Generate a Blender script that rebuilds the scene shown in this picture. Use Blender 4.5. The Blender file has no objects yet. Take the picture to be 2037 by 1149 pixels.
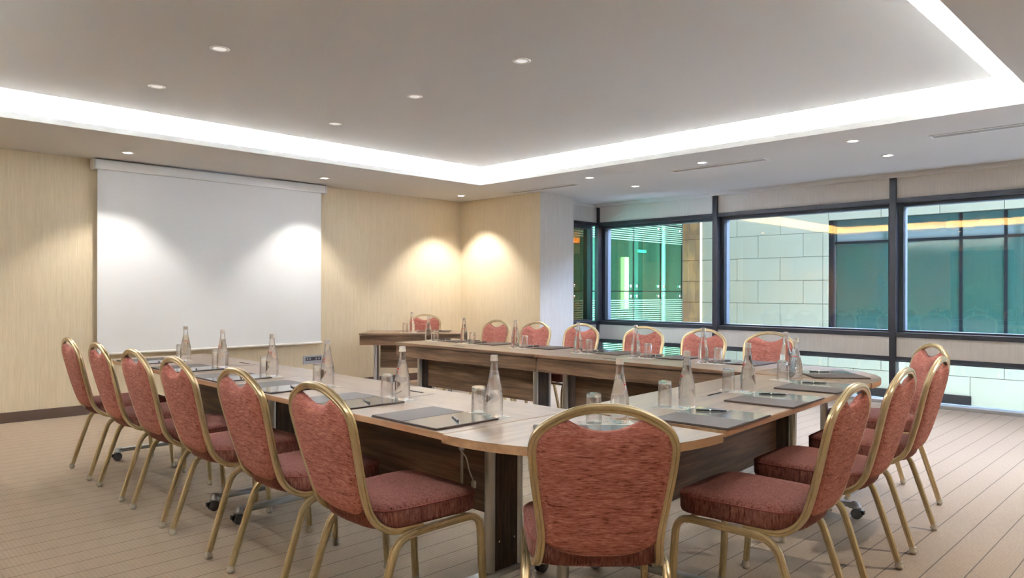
import bpy, bmesh, math, random
from mathutils import Vector, Matrix
random.seed(7)
PI = math.pi
C = bpy.context.scene.collection
S = bpy.context.scene

# ------------------------------------------------------------------ camera
cam_d = bpy.data.cameras.new('camera')
cam = bpy.data.objects.new('camera', cam_d); C.objects.link(cam)
cam_d.sensor_width = 36; cam_d.lens = 36 * 1437 / 2037; cam_d.shift_y = 4 / 2037
cam_d.clip_start = 0.05
cam.matrix_world = (Matrix.Translation((0, 0, 1.27)) @ Matrix.Rotation(-PI/4, 4, 'Z')
                    @ Matrix.Rotation(PI/2, 4, 'X') @ Matrix.Rotation(math.radians(0.139), 4, 'Z'))
S.camera = cam

# ------------------------------------------------------------------ world, exposure
w = bpy.data.worlds.new('sky'); S.world = w; w.use_nodes = True
bg = w.node_tree.nodes['Background']
bg.inputs[0].default_value = (0.50, 0.64, 1.0, 1); bg.inputs[1].default_value = 76.0
S.view_settings.view_transform = 'Standard'; S.view_settings.look = 'None'
S.view_settings.gamma = 1; S.view_settings.use_curve_mapping = False
S.view_settings.exposure = 0.2
cy = S.cycles
cy.max_bounces = 10; cy.diffuse_bounces = 5; cy.glossy_bounces = 5; cy.transmission_bounces = 10
cy.transparent_max_bounces = 12; cy.caustics_reflective = False; cy.caustics_refractive = False
cy.sample_clamp_indirect = 40.0; cy.use_denoising = True; cy.blur_glossy = 0.5

H = 2.611            # lower ceiling
COVE = 262.0         # watts per metre-ish scale of the cove
SPOT = 160.0
TX0, TX1, TY0, TY1 = 0.38, 6.2, 0.96, 6.77      # opening of the ceiling tray
RX0, RX1, RY0, RY1 = -0.8, 8.9, -1.2, 8.28      # room

def area(name, loc, rot, sx, sy, watt, col):
    l = bpy.data.lights.new(name, 'AREA'); l.shape = 'RECTANGLE'; l.size = sx; l.size_y = sy
    l.energy = watt; l.color = col
    o = bpy.data.objects.new(name, l); C.objects.link(o); o.location = loc; o.rotation_euler = rot
    return o
# LED strips lying behind the lip of the ceiling tray, throwing their light outwards and up into the cove
CW = (0.81, 0.92, 1.0)
def strip(name, a, b, out):
    a = Vector(a); b = Vector(b); m = (a + b) / 2; L = (b - a).length
    z = -(Vector(out) + Vector((0, 0, 0.35))).normalized(); x = (b - a).normalized(); y = z.cross(x)
    o = area(name, m, (0, 0, 0), L, 0.03, COVE * L / 6, CW)
    o.matrix_world = Matrix.Translation(m) @ Matrix((x, y, z)).transposed().to_4x4()
zc = H + 0.155
# sampling guide for the sky light that falls into the courtyard
pt = area('sky_portal', (10.65, 0.0, 3.4), (0, 0, 0), 3.1, 15.0, 1, (1, 1, 1)); pt.data.cycles.is_portal = True
strip('cove_light_far', (TX0, TY1 + 0.03, zc), (TX1, TY1 + 0.03, zc), (0, 1, 0))
strip('cove_light_near', (TX0, TY0 - 0.03, zc), (TX1, TY0 - 0.03, zc), (0, -1, 0))
strip('cove_light_right', (TX1 + 0.03, TY0, zc), (TX1 + 0.03, TY1, zc), (1, 0, 0))
strip('cove_light_left', (TX0 - 0.03, TY0, zc), (TX0 - 0.03, TY1, zc), (-1, 0, 0))

# ------------------------------------------------------------------ object helpers
def link(o, parent=None):
    C.objects.link(o)
    if parent is not None: o.parent = parent
    return o
def obj(name, bm, m, parent=None, smooth=False, loc=None):
    me = bpy.data.meshes.new(name); bm.normal_update(); bm.to_mesh(me); bm.free()
    if smooth:
        for p in me.polygons: p.use_smooth = True
        if smooth is not True:
            me.set_sharp_from_angle(angle=math.radians(smooth))
    for mm in (m if isinstance(m, (list, tuple)) else [m]): me.materials.append(mm)
    o = bpy.data.objects.new(name, me)
    if loc: o.location = loc
    return link(o, parent)
def tag(o, label=None, cat=None, group=None, kind=None):
    if label: o['label'] = label
    if cat: o['category'] = cat
    if group: o['group'] = group
    if kind: o['kind'] = kind
    return o
def thing(name, label, cat, loc=(0, 0, 0), rz=0, group=None):
    o = bpy.data.objects.new(name, None); o.empty_display_size = 0.05
    C.objects.link(o); o.location = loc; o.rotation_euler = (0, 0, rz)
    return tag(o, label, cat, group)
def dup(src, parent=None):
    c = src.copy(); C.objects.link(c)
    if parent is not None: c.parent = parent
    for ch in list(src.children): dup(ch, c)
    return c
def place(src, used, loc, rz, label, group=None):
    o = src if not used else dup(src)
    o.location = loc; o.rotation_euler = (0, 0, rz); o['label'] = label
    if group: o['group'] = group
    return o
def BM(): return bmesh.new()
def box(bm, x0, x1, y0, y1, z0, z1, mat=0):
    v = [bm.verts.new(p) for p in ((x0,y0,z0),(x1,y0,z0),(x1,y1,z0),(x0,y1,z0),(x0,y0,z1),(x1,y0,z1),(x1,y1,z1),(x0,y1,z1))]
    for f in ((0,3,2,1),(4,5,6,7),(0,1,5,4),(1,2,6,5),(2,3,7,6),(3,0,4,7)):
        bm.faces.new([v[i] for i in f]).material_index = mat
    return v
def bbox(x0, x1, y0, y1, z0, z1, bev=0.002, seg=2):
    bm = BM(); box(bm, x0, x1, y0, y1, z0, z1)
    if bev: bmesh.ops.bevel(bm, geom=bm.edges[:], offset=bev, segments=seg, affect='EDGES', profile=0.6)
    return bm
def lathe(bm, prof, n=24, c=(0, 0, 0), mat=0, closed=False):
    rings = []
    for r, z in prof:
        if r < 1e-6: rings.append([bm.verts.new((c[0], c[1], c[2] + z))])
        else: rings.append([bm.verts.new((c[0] + r*math.cos(2*PI*k/n), c[1] + r*math.sin(2*PI*k/n), c[2] + z)) for k in range(n)])
    pairs = list(zip(rings, rings[1:]))
    if closed: pairs.append((rings[-1], rings[0]))
    for a, b in pairs:
        for k in range(n):
            k2 = (k + 1) % n
            if len(a) == 1 and len(b) == 1: continue
            if len(a) == 1: f = [a[0], b[k2], b[k]]
            elif len(b) == 1: f = [a[k], a[k2], b[0]]
            else: f = [a[k], a[k2], b[k2], b[k]]
            bm.faces.new(f).material_index = mat
def prism(bm, pts, z0, z1, mat=0):
    lo = [bm.verts.new((x, y, z0)) for x, y in pts]; hi = [bm.verts.new((x, y, z1)) for x, y in pts]
    bm.faces.new(lo[::-1]); bm.faces.new(hi)
    for i in range(len(pts)):
        j = (i + 1) % len(pts); bm.faces.new([lo[i], lo[j], hi[j], hi[i]]).material_index = mat
def catmull(pts, n=6):
    P = [Vector(p) for p in pts]; P = [2*P[0]-P[1]] + P + [2*P[-1]-P[-2]]; out = []
    for i in range(1, len(P) - 2):
        for k in range(n):
            t = k / n
            out.append(0.5*((2*P[i]) + (P[i+1]-P[i-1])*t + (2*P[i-1]-5*P[i]+4*P[i+1]-P[i+2])*t*t + (3*P[i]-P[i-1]-3*P[i+1]+P[i+2])*t**3))
    out.append(P[-2]); return out
def profile(w, h, r=0.006, g=0.0025):
    # rounded rectangle with a shallow groove in each of its four faces
    pts = []
    a, b = w/2, h/2
    def corner(cx, cy, a0):
        for k in range(3):
            t = a0 + k*PI/4; pts.append((cx + r*math.cos(t), cy + r*math.sin(t)))
    def groove(p, q):
        (x0, y0), (x1, y1) = p, q
        nx, ny = (y1-y0), -(x1-x0); L = math.hypot(nx, ny); nx /= L; ny /= L
        for t, d in ((0.34, 0), (0.44, g), (0.56, g), (0.66, 0)):
            pts.append((x0+(x1-x0)*t - nx*d, y0+(y1-y0)*t - ny*d))
    corner(a-r, b-r, 0); groove((a-r, b), (-a+r, b)) if False else None
    # walk ccw: top edge, left, bottom, right
    def tedge(p, q): groove(p, q)
    tedge((a-r, b), (-a+r, b)); corner(-a+r, b-r, PI/2); tedge((-a, b-r), (-a, -b+r))
    corner(-a+r, -b+r, PI); tedge((-a+r, -b), (a-r, -b)); corner(a-r, -b+r, 1.5*PI); tedge((a, -b+r), (a, b-r))
    return pts
def sweep(bm, path, prof, refs, cap=True):
    """prof (u,v): u along ref normal, v along tangent x ref"""
    n = len(path); rings = []
    for i, p in enumerate(path):
        t = (path[min(i+1, n-1)] - path[max(i-1, 0)]).normalized()
        r = refs[i] if isinstance(refs, list) else refs
        r = (r - t*r.dot(t)).normalized(); b = t.cross(r)
        rings.append([bm.verts.new(p + r*u + b*v) for u, v in prof])
    for a, b in zip(rings, rings[1:]):
        for k in range(len(prof)):
            k2 = (k+1) % len(prof); bm.faces.new([a[k], a[k2], b[k2], b[k]])
    if cap:
        bm.faces.new(rings[0][::-1]); bm.faces.new(rings[-1])
    bmesh.ops.recalc_face_normals(bm, faces=bm.faces[:])
def tube(bm, pts, r, n=10):
    path = [Vector(p) for p in pts]
    prof = [(r*math.cos(2*PI*k/n), r*math.sin(2*PI*k/n)) for k in range(n)]
    t = (path[-1]-path[0]).normalized(); ref = Vector((0, 0, 1)) if abs(t.z) < 0.8 else Vector((1, 0, 0))
    sweep(bm, path, prof, ref)

# ------------------------------------------------------------------ materials
def mat(name, col, rough=0.5, metal=0.0, spec=0.5, coat=0.0, sheen=0.0, emit=None, estr=0.0):
    m = bpy.data.materials.new(name); m.use_nodes = True; p = m.node_tree.nodes['Principled BSDF']
    p.inputs['Base Color'].default_value = (*col, 1); p.inputs['Roughness'].default_value = rough
    p.inputs['Metallic'].default_value = metal; p.inputs['Specular IOR Level'].default_value = spec
    p.inputs['Coat Weight'].default_value = coat; p.inputs['Coat Roughness'].default_value = 0.12
    p.inputs['Sheen Weight'].default_value = sheen
    if emit: p.inputs['Emission Color'].default_value = (*emit, 1); p.inputs['Emission Strength'].default_value = estr
    return m
class G:
    def __init__(s, m): s.t = m.node_tree; s.p = s.t.nodes['Principled BSDF']
    def n(s, typ, **kw):
        nd = s.t.nodes.new(typ)
        for k, v in kw.items():
            if k in nd.inputs: nd.inputs[k].default_value = v
            else: setattr(nd, k, v)
        return nd
    def l(s, a, b): s.t.links.new(a, b)
    def coords(s, scale, world=False, rot=(0, 0, 0)):
        if world: src = s.n('ShaderNodeNewGeometry').outputs['Position']
        else: src = s.n('ShaderNodeTexCoord').outputs['Object']
        mp = s.n('ShaderNodeMapping'); mp.inputs['Scale'].default_value = scale; mp.inputs['Rotation'].default_value = rot
        s.l(src, mp.inputs[0]); return mp.outputs[0]
    def noise(s, vec, scale=1, detail=3, rough=0.5):
        nd = s.n('ShaderNodeTexNoise'); nd.inputs['Scale'].default_value = scale; nd.inputs['Detail'].default_value = detail
        nd.inputs['Roughness'].default_value = rough; s.l(vec, nd.inputs['Vector']); return nd.outputs['Fac']
    def ramp(s, fac, stops):
        nd = s.n('ShaderNodeValToRGB'); e = nd.color_ramp.elements
        while len(e) < len(stops): e.new(0.5)
        for el, (pos, c) in zip(e, stops): el.position = pos; el.color = (*c, 1)
        s.l(fac, nd.inputs[0]); return nd.outputs[0]
    def mix(s, a, b, fac, mode='MIX'):
        nd = s.n('ShaderNodeMix', data_type='RGBA', blend_type=mode)
        for v, i in ((a, 6), (b, 7)):
            if isinstance(v, tuple): nd.inputs[i].default_value = (*v, 1)
            else: s.l(v, nd.inputs[i])
        if isinstance(fac, (int, float)): nd.inputs[0].default_value = fac
        else: s.l(fac, nd.inputs[0])
        return nd.outputs[2]
    def math(s, op, a, b=None, c=None):
        nd = s.n('ShaderNodeMath', operation=op)
        for i, v in enumerate((a, b, c)):
            if v is None: continue
            if isinstance(v, (int, float)): nd.inputs[i].default_value = v
            else: s.l(v, nd.inputs[i])
        return nd.outputs[0]
    def bump(s, h, strength=0.2, dist=0.002):
        nd = s.n('ShaderNodeBump'); nd.inputs['Strength'].default_value = strength; nd.inputs['Distance'].default_value = dist
        s.l(h, nd.inputs['Height']); s.l(nd.outputs[0], s.p.inputs['Normal'])
    def base(s, c): s.l(c, s.p.inputs['Base Color'])
def T3(a, k): return tuple(x*k for x in a)

M = {}
GAIN = {'x': 1.48, 'z': 0.68}  # light painted into the fabric: backs lightened, seats darkened
# wallpaper: fine vertical threads
def wallpaper(name, a, b):
    m = mat(name, a, 0.75, spec=0.2); g = G(m)
    v = g.coords((1, 1, 0.02), world=True)
    n1 = g.noise(v, 260, 2); n2 = g.noise(v, 60, 2)
    f = g.math('ADD', g.math('MULTIPLY', n1, 0.7), g.math('MULTIPLY', n2, 0.3))
    g.base(g.ramp(f, [(0.36, b), (0.62, a)])); g.bump(n1, 0.25, 0.001); return m
M['paper'] = wallpaper('wallpaper_beige', (0.76, 0.655, 0.49), (0.67, 0.565, 0.405))
M['paper_grey'] = wallpaper('wallpaper_pale_grey', (0.63, 0.60, 0.57), (0.55, 0.52, 0.49))
M['paint'] = mat('ceiling_paint', (0.63, 0.615, 0.60), 0.85, spec=0.2)
M['cove'] = mat('cove_paint', (0.85, 0.83, 0.80), 0.8, spec=0.2)
M['skirt'] = mat('dark_baseboard', (0.075, 0.04, 0.026), 0.45)
# carpet
m = mat('carpet', (0.3, 0.2, 0.14), 0.95, spec=0.1, sheen=0.2); g = G(m); M['carpet'] = m
sep = g.n('ShaderNodeSeparateXYZ'); g.l(g.n('ShaderNodeNewGeometry').outputs['Position'], sep.inputs[0])
dot = g.noise(g.coords((1, 1, 1), True), 160, 2)
yy = g.math('ADD', sep.outputs[1], g.math('MULTIPLY', g.noise(g.coords((1, 1, 1), True), 40, 1), 0.0016))
fr = g.math('FRACT', g.math('DIVIDE', g.math('ADD', yy, -0.070 + 1.415), 0.1415))
line = g.math('LESS_THAN', g.math('ABSOLUTE', g.math('SUBTRACT', fr, 0.5)), 0.018)
rib = g.math('SINE', g.math('MULTIPLY', sep.outputs[0], 2*PI/0.019))
bcol = g.ramp(g.noise(g.coords((6, 60, 1), True), 3, 3), [(0.3, (0.300, 0.222, 0.155)), (0.7, (0.365, 0.272, 0.195))])
ribc = g.mix(bcol, (0.13, 0.085, 0.055), g.math('MULTIPLY', g.math('GREATER_THAN', rib, 0.25), 0.13))
ribc = g.mix(ribc, (0.5, 0.4, 0.3), g.math('MULTIPLY', dot, 0.12))
g.base(g.mix(ribc, (0.055, 0.035, 0.025), g.math('MULTIPLY', line, 0.85)))
g.bump(g.math('ADD', g.math('MULTIPLY', rib, 0.5), dot), 0.35, 0.002)
# wood veneer, grain along local X
def wood(name, cs, rough, coat=0.0, spec=0.22, bmp=0.08, sc=1.0, axis='x', contrast=1.0):
    m = mat(name, cs[1], rough, coat=coat, spec=spec); g = G(m)
    s = {'x': (0.7, 9, 9), 'z': (9, 9, 0.7)}[axis]
    v = g.coords(T3(s, sc)); n = g.noise(v, 2.2, 5, 0.6); n2 = g.noise(g.coords(T3({'x': (2, 120, 120), 'z': (120, 120, 2)}[axis], sc)), 1.5, 2)
    f = g.math('ADD', g.math('MULTIPLY', n, 0.82), g.math('MULTIPLY', n2, 0.18))
    g.base(g.ramp(f, [(0.34, cs[0]), (0.48, cs[1]), (0.56, cs[2]), (0.68, cs[3])]))
    if bmp: g.l(g.ramp(f, [(0.3, (rough,)*3), (0.7, (rough + 0.08,)*3)]), g.p.inputs['Roughness'])
    
    if bmp: g.bump(n2, bmp, 0.0006)
    return m
M['top'] = wood('table_top_laminate', ((0.145, 0.085, 0.050), (0.20, 0.122, 0.073), (0.225, 0.142, 0.088), (0.265, 0.174, 0.110)), 0.31, spec=0.32, bmp=0)
M['panel'] = wood('walnut_panel', ((0.050, 0.026, 0.015), (0.105, 0.058, 0.033), (0.16, 0.090, 0.052), (0.23, 0.135, 0.080)), 0.36)
M['edge'] = wood('edge_band', ((0.33, 0.18, 0.09), (0.40, 0.23, 0.12), (0.44, 0.26, 0.14), (0.5, 0.31, 0.17)), 0.35)
M['dkwood'] = wood('dark_column_wood', ((0.035, 0.020, 0.013), (0.055, 0.033, 0.022), (0.075, 0.045, 0.03), (0.10, 0.06, 0.04)), 0.35, axis='z', sc=3)
M['doorwood'] = wood('door_wood', ((0.10, 0.05, 0.025), (0.16, 0.085, 0.045), (0.2, 0.11, 0.06), (0.24, 0.14, 0.08)), 0.4, axis='z')
# upholstery
def fabric(name, axis):
    m = mat(name, (0.3, 0.08, 0.06), 0.9, spec=0.15, sheen=0.12); g = G(m)
    g.p.inputs['Sheen Tint'].default_value = (1, 0.62, 0.52, 1); g.p.inputs['Sheen Roughness'].default_value = 0.4
    s = {'x': (35, 260, 260), 'y': (260, 35, 260), 'z': (170, 170, 35)}[axis]
    n = g.noise(g.coords(s), 1.0, 3, 0.65); n2 = g.noise(g.coords(T3(s, 0.35)), 1.0, 2)
    f = g.math('ADD', g.math('MULTIPLY', n, 0.75), g.math('MULTIPLY', n2, 0.25))
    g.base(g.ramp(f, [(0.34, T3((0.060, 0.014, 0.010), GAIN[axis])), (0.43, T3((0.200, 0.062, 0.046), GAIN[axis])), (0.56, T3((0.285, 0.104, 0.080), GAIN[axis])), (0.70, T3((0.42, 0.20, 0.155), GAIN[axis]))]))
    g.bump(n, 0.5, 0.002); return m
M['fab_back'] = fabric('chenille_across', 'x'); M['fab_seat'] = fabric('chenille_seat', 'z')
m = mat('piping', (0.20, 0.045, 0.035), 0.9); M['pipe'] = m
m = mat('champagne_metal', (0.56, 0.43, 0.25), 0.30, metal=0.75); g = G(m); M['gold'] = m
g.base(g.ramp(g.noise(g.coords((25, 25, 25)), 1, 3), [(0.3, (0.50, 0.385, 0.215)), (0.7, (0.57, 0.445, 0.265))]))
M['glide'] = mat('clear_plastic_glide', (0.50, 0.45, 0.37), 0.12, spec=0.8)
M['steel'] = mat('brushed_steel', (0.55, 0.54, 0.53), 0.32, metal=0.9)
M['alu'] = mat('painted_aluminium', (0.38, 0.38, 0.385), 0.4, metal=0.4)
M['chrome'] = mat('chrome', (0.8, 0.8, 0.8), 0.1, metal=1)
M['black'] = mat('black_plastic', (0.012, 0.012, 0.014), 0.35)
M['rubber'] = mat('grey_rubber', (0.09, 0.09, 0.095), 0.6)
M['white'] = mat('white_plastic', (0.78, 0.76, 0.72), 0.4)
M['housing'] = mat('white_gloss_metal', (0.80, 0.81, 0.82), 0.22, spec=0.6)
M['screen'] = mat('projection_fabric', (0.85, 0.87, 0.90), 0.8, spec=0.2)
M['frame'] = mat('dark_window_frame', (0.028, 0.030, 0.040), 0.35, metal=0.3)
M['silver'] = mat('silver_outer_frame', (0.035, 0.042, 0.052), 0.5, spec=0.2)
M['leather'] = mat('brown_leather', (0.070, 0.048, 0.040), 0.5, spec=0.12)
g = G(M['leather']); g.bump(g.noise(g.coords((1, 1, 1)), 420, 2), 0.25, 0.0006)
M['gloss'] = mat('glossy_folder_sleeve', (0.17, 0.155, 0.155), 0.16, spec=0.45, coat=0.25)
M['paper_white'] = mat('coaster_paper', (0.80, 0.77, 0.70), 0.7)
M['print'] = mat('coaster_print', (0.10, 0.09, 0.09), 0.6)
M['pen'] = mat('pen_black', (0.010, 0.012, 0.022), 0.15, coat=0.6)
M['redink'] = mat('red_print', (0.75, 0.035, 0.02), 0.5)
M['cream'] = mat('cream_label', (0.80, 0.74, 0.60), 0.6)
def film(name, col):
    m = bpy.data.materials.new(name); m.use_nodes = True; t = m.node_tree; t.nodes.clear(); N = t.nodes.new; L = t.links.new
    o = N('ShaderNodeOutputMaterial'); d = N('ShaderNodeBsdfDiffuse'); q = N('ShaderNodeBsdfTranslucent'); x = N('ShaderNodeMixShader')
    d.inputs[0].default_value = (*col, 1); q.inputs[0].default_value = (*col, 1); x.inputs[0].default_value = 0.55
    L(d.outputs[0], x.inputs[1]); L(q.outputs[0], x.inputs[2]); L(x.outputs[0], o.inputs[0]); return m
M['redink'] = film('red_print', (0.85, 0.05, 0.03)); M['cream'] = film('cream_label', (0.95, 0.88, 0.74))
M['capm'] = mat('bottle_cap', (0.50, 0.43, 0.37), 0.4)
def glassmat(name, ior, col=(1, 1, 1), trans=0.15):
    m = bpy.data.materials.new(name); m.use_nodes = True; t = m.node_tree; t.nodes.clear()
    o = t.nodes.new('ShaderNodeOutputMaterial'); a = t.nodes.new('ShaderNodeBsdfGlass'); b = t.nodes.new('ShaderNodeBsdfTransparent')
    a.inputs['IOR'].default_value = ior; a.inputs['Roughness'].default_value = 0; a.inputs['Color'].default_value = (*col, 1)
    b.inputs['Color'].default_value = (*col, 1)
    x = t.nodes.new('ShaderNodeMixShader'); x.inputs[0].default_value = trans
    t.links.new(a.outputs[0], x.inputs[1]); t.links.new(b.outputs[0], x.inputs[2]); t.links.new(x.outputs[0], o.inputs[0]); return m
M['bglass'] = glassmat('bottle_glass_and_water', 1.34, (1, 1, 1), 0.22)
M['tglass'] = glassmat('tumbler_glass', 1.42, (1, 1, 1), 0.3)
def pane(name, tint, refl, rcol=(1, 1, 1), frit=None):
    m = bpy.data.materials.new(name); m.use_nodes = True; t = m.node_tree; t.nodes.clear(); N = t.nodes.new; L = t.links.new
    o = N('ShaderNodeOutputMaterial'); tr = N('ShaderNodeBsdfTransparent'); gl = N('ShaderNodeBsdfGlossy')
    tr.inputs[0].default_value = (*tint, 1); gl.inputs['Color'].default_value = (*rcol, 1); gl.inputs['Roughness'].default_value = 0.0
    lw = N('ShaderNodeFresnel'); lw.inputs[0].default_value = 1.5
    mu = N('ShaderNodeMath'); mu.operation = 'MULTIPLY_ADD'; mu.inputs[1].default_value = refl; mu.inputs[2].default_value = 0.01; mu.use_clamp = True
    L(lw.outputs[0], mu.inputs[0]); x = N('ShaderNodeMixShader'); L(mu.outputs[0], x.inputs[0]); L(tr.outputs[0], x.inputs[1]); L(gl.outputs[0], x.inputs[2])
    out = x.outputs[0]
    if frit:   # printed pattern of fine white lines
        ge = N('ShaderNodeNewGeometry'); sp = N('ShaderNodeSeparateXYZ'); L(ge.outputs['Position'], sp.inputs[0])
        a = N('ShaderNodeMath'); a.operation = 'MULTIPLY'; a.inputs[1].default_value = 1/0.038; L(sp.outputs[2], a.inputs[0])
        b = N('ShaderNodeMath'); b.operation = 'FRACT'; L(a.outputs[0], b.inputs[0])
        c = N('ShaderNodeMath'); c.operation = 'LESS_THAN'; c.inputs[1].default_value = 0.5; L(b.outputs[0], c.inputs[0])
        hi = N('ShaderNodeMath'); hi.operation = 'GREATER_THAN'; hi.inputs[1].default_value = frit[1]; L(sp.outputs[2], hi.inputs[0])
        lo = N('ShaderNodeMath'); lo.operation = 'LESS_THAN'; lo.inputs[1].default_value = frit[0]; L(sp.outputs[2], lo.inputs[0])
        s = N('ShaderNodeMath'); s.operation = 'ADD'; L(hi.outputs[0], s.inputs[0]); L(lo.outputs[0], s.inputs[1])
        q = N('ShaderNodeMath'); q.operation = 'MULTIPLY'; L(s.outputs[0], q.inputs[0]); L(c.outputs[0], q.inputs[1])
        q2 = N('ShaderNodeMath'); q2.operation = 'MULTIPLY'; L(q.outputs[0], q2.inputs[0]); q2.inputs[1].default_value = 0.8
        d = N('ShaderNodeBsdfDiffuse'); d.inputs[0].default_value = (0.085, 0.125, 0.075, 1)
        y = N('ShaderNodeMixShader'); L(q2.outputs[0], y.inputs[0]); L(out, y.inputs[1]); L(d.outputs[0], y.inputs[2]); out = y.outputs[0]
    L(out, o.inputs[0]); return m
M['win'] = pane('window_glass', (0.93, 0.95, 0.92), 0.85, (1.0, 0.52, 0.13))
M['facade'] = pane('green_facade_glass', (0.46, 0.74, 0.60), 0.5, (0.8, 1, 0.9), frit=(1.14, 2.15))
M['teal'] = mat('dark_teal_glass', (0.10, 0.12, 0.065), 0.08, spec=0.5)
g = G(M['teal']); g.base(g.ramp(g.noise(g.coords((1, 1, 1), True), 0.9, 2), [(0.35, (0.005, 0.019, 0.015)), (0.65, (0.007, 0.021, 0.014))]))
def stone(name, a, b):
    m = mat(name, a, 0.8, spec=0.08); g = G(m); oi = g.n('ShaderNodeObjectInfo')
    n = g.noise(g.coords((1, 1, 1), True), 1.6, 4)
    c = g.ramp(n, [(0.3, b), (0.7, a)])
    g.base(g.mix(c, T3(b, 0.92), g.math('MULTIPLY', oi.outputs['Random'], 0.35))); g.bump(g.noise(g.coords((1, 1, 1), True), 90, 3), 0.1, 0.002); return m
M['stone'] = stone('pale_stone', (0.084, 0.082, 0.055), (0.078, 0.076, 0.048))
m = mat('warm_lit_stained_stone', (0.5, 0.42, 0.14), 0.6); g = G(m); M['warm_lit_stone'] = m
g.base(g.ramp(g.noise(g.coords((1, 2.2, 1.1), True), 2.6, 2), [(0.46, (0.052, 0.021, 0.002)), (0.50, (0.083, 0.039, 0.006))]))  # warm lamp light painted in as yellow; the blotches are stains
M['joint'] = mat('dark_joint', (0.012, 0.013, 0.010), 0.9, spec=0.05)
M['dark'] = mat('dark_void', (0.002, 0.003, 0.003), 0.9, spec=0.05)
M['green'] = mat('corridor_green_paint', (0.055, 0.095, 0.075), 0.7)
M['mint'] = mat('corridor_column_paint', (0.075, 0.135, 0.10), 0.6)
M['ext'] = mat('outdoor_concrete', (0.78, 0.78, 0.72), 0.8)
M['lamp'] = mat('lit_lens', (1, 1, 1), 0.4, emit=(1, 0.93, 0.82), estr=30)
M['lamp_dim'] = mat('dim_lens', (0.9, 0.9, 0.88), 0.4, emit=(1, 0.96, 0.9), estr=0.45)
M['warmlamp'] = mat('warm_strip', (1, 0.8, 0.3), 0.4, emit=(1, 0.62, 0.12), estr=0.55)
M['greenlamp'] = mat('green_sign', (0.1, 0.8, 0.4), 0.4, emit=(0.2, 1, 0.5), estr=0.6)
M['ring'] = mat('white_trim_ring', (0.82, 0.80, 0.77), 0.35)
M['vent'] = mat('vent_grey', (0.42, 0.39, 0.36), 0.5)
M['ventdark'] = mat('vent_shadow', (0.26, 0.24, 0.22), 0.7)

# ------------------------------------------------------------------ room shell
def struct(name, bm, m, label=None, **k):
    o = obj(name, bm, m, **k); o['kind'] = 'structure'
    if label: o['label'] = label
    return o
bm = BM(); box(bm, RX0-0.2, RX1+0.02, RY0-0.2, RY1+0.2, -0.12, 0); struct('floor', bm, M['carpet'], 'brown carpet with dark pinstripes')
# lower ceiling around the tray opening
bm = BM(); zt = H + 0.05
box(bm, RX0-0.2, TX0, RY0-0.2, RY1+0.2, H, zt); box(bm, TX1, RX1+0.04, RY0-0.2, RY1+0.2, H, zt)
box(bm, TX0, TX1, RY0-0.2, TY0, H, zt); box(bm, TX0, TX1, TY1, RY1+0.2, H, zt)
struct('ceiling', bm, M['paint'], 'lower ceiling around the lit tray')
# cove recess: back walls and the deeper ceiling of the channel, centre panel dropped below it
bm = BM(); rc = 0.20; zr = 2.87
box(bm, TX0-rc-0.03, TX0-rc, TY0-rc, TY1+rc, zt, zr); box(bm, TX1+rc, TX1+rc+0.03, TY0-rc, TY1+rc, zt, zr)
box(bm, TX0-rc-0.03, TX1+rc+0.03, TY0-rc-0.03, TY0-rc, zt, zr); box(bm, TX0-rc-0.03, TX1+rc+0.03, TY1+rc, TY1+rc+0.03, zt, zr)
box(bm, TX0-rc-0.03, TX1+rc+0.03, TY0-rc-0.03, TY1+rc+0.03, zr, zr+0.03)
struct('ceiling_cove', bm, M['cove'], 'white lit recess around the ceiling tray')
bm = BM(); box(bm, TX0+0.25, TX1-0.23, TY0+0.24, TY1-0.25, 2.78, 2.80); box(bm, TX0+0.5, TX1-0.5, TY0+0.5, TY1-0.5, 2.80, zr)
struct('ceiling_panel', bm, M['paint'], 'raised centre panel of the ceiling')
# walls
bm = BM(); box(bm, RX0-0.2, 7.18, RY1, RY1+0.15, 0, H); struct('wall_back', bm, M['paper'], 'beige striped wall behind the projection screen')
bm = BM(); box(bm, 7.18, 7.40, 6.644, RY1+0.15, 0, H); struct('wall_corner', bm, M['paper'], 'short beige wall right of the corner')
bm = BM(); box(bm, 7.1805, 7.88, 6.6435, 7.06, 0, H); struct('wall_pier', bm, M['paper_grey'], 'pale pier between beige wall and windows')
bm = BM(); box(bm, RX0-0.15, RX0, RY0, RY1, 0, H); struct('wall_left', bm, M['paper'])
bm = BM(); box(bm, RX0-0.15, RX1+0.1, RY0-0.15, RY0, 0, H); struct('wall_near', bm, M['paper'])
struct('baseboard_back', bbox(RX0, 7.18, RY1-0.018, RY1, 0, 0.10, 0.003), M['skirt'])
struct('baseboard_corner', bbox(7.162, 7.18, 6.644, RY1-0.018, 0, 0.10, 0.003), M['skirt'])
struct('baseboard_pier', bbox(7.162, 7.88, 6.626, 6.6435, 0, 0.10, 0.003), M['skirt'])
struct('baseboard_left', bbox(RX0, RX0+0.018, RY0, RY1, 0, 0.10, 0.003), M['skirt'])
# door in the left wall (seen reflected in the glass)
d = bpy.data.objects.new('door_1', None); C.objects.link(d); d['kind'] = 'structure'
obj('door_leaf', bbox(RX0, RX0+0.04, 3.5, 4.5, 0, 2.1, 0.004), M['doorwood'], d)
bm = BM(); box(bm, RX0, RX0+0.06, 3.4, 3.5, 0, 2.2); box(bm, RX0, RX0+0.06, 4.5, 4.6, 0, 2.2); box(bm, RX0, RX0+0.06, 3.5, 4.5, 2.1, 2.2)
obj('door_frame', bm, M['skirt'], d)
bm = BM(); tube(bm, [(RX0+0.04, 3.6, 1.0), (RX0+0.09, 3.6, 1.0), (RX0+0.09, 3.72, 1.0)], 0.01); obj('door_handle', bm, M['chrome'], d, smooth=True)

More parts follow.
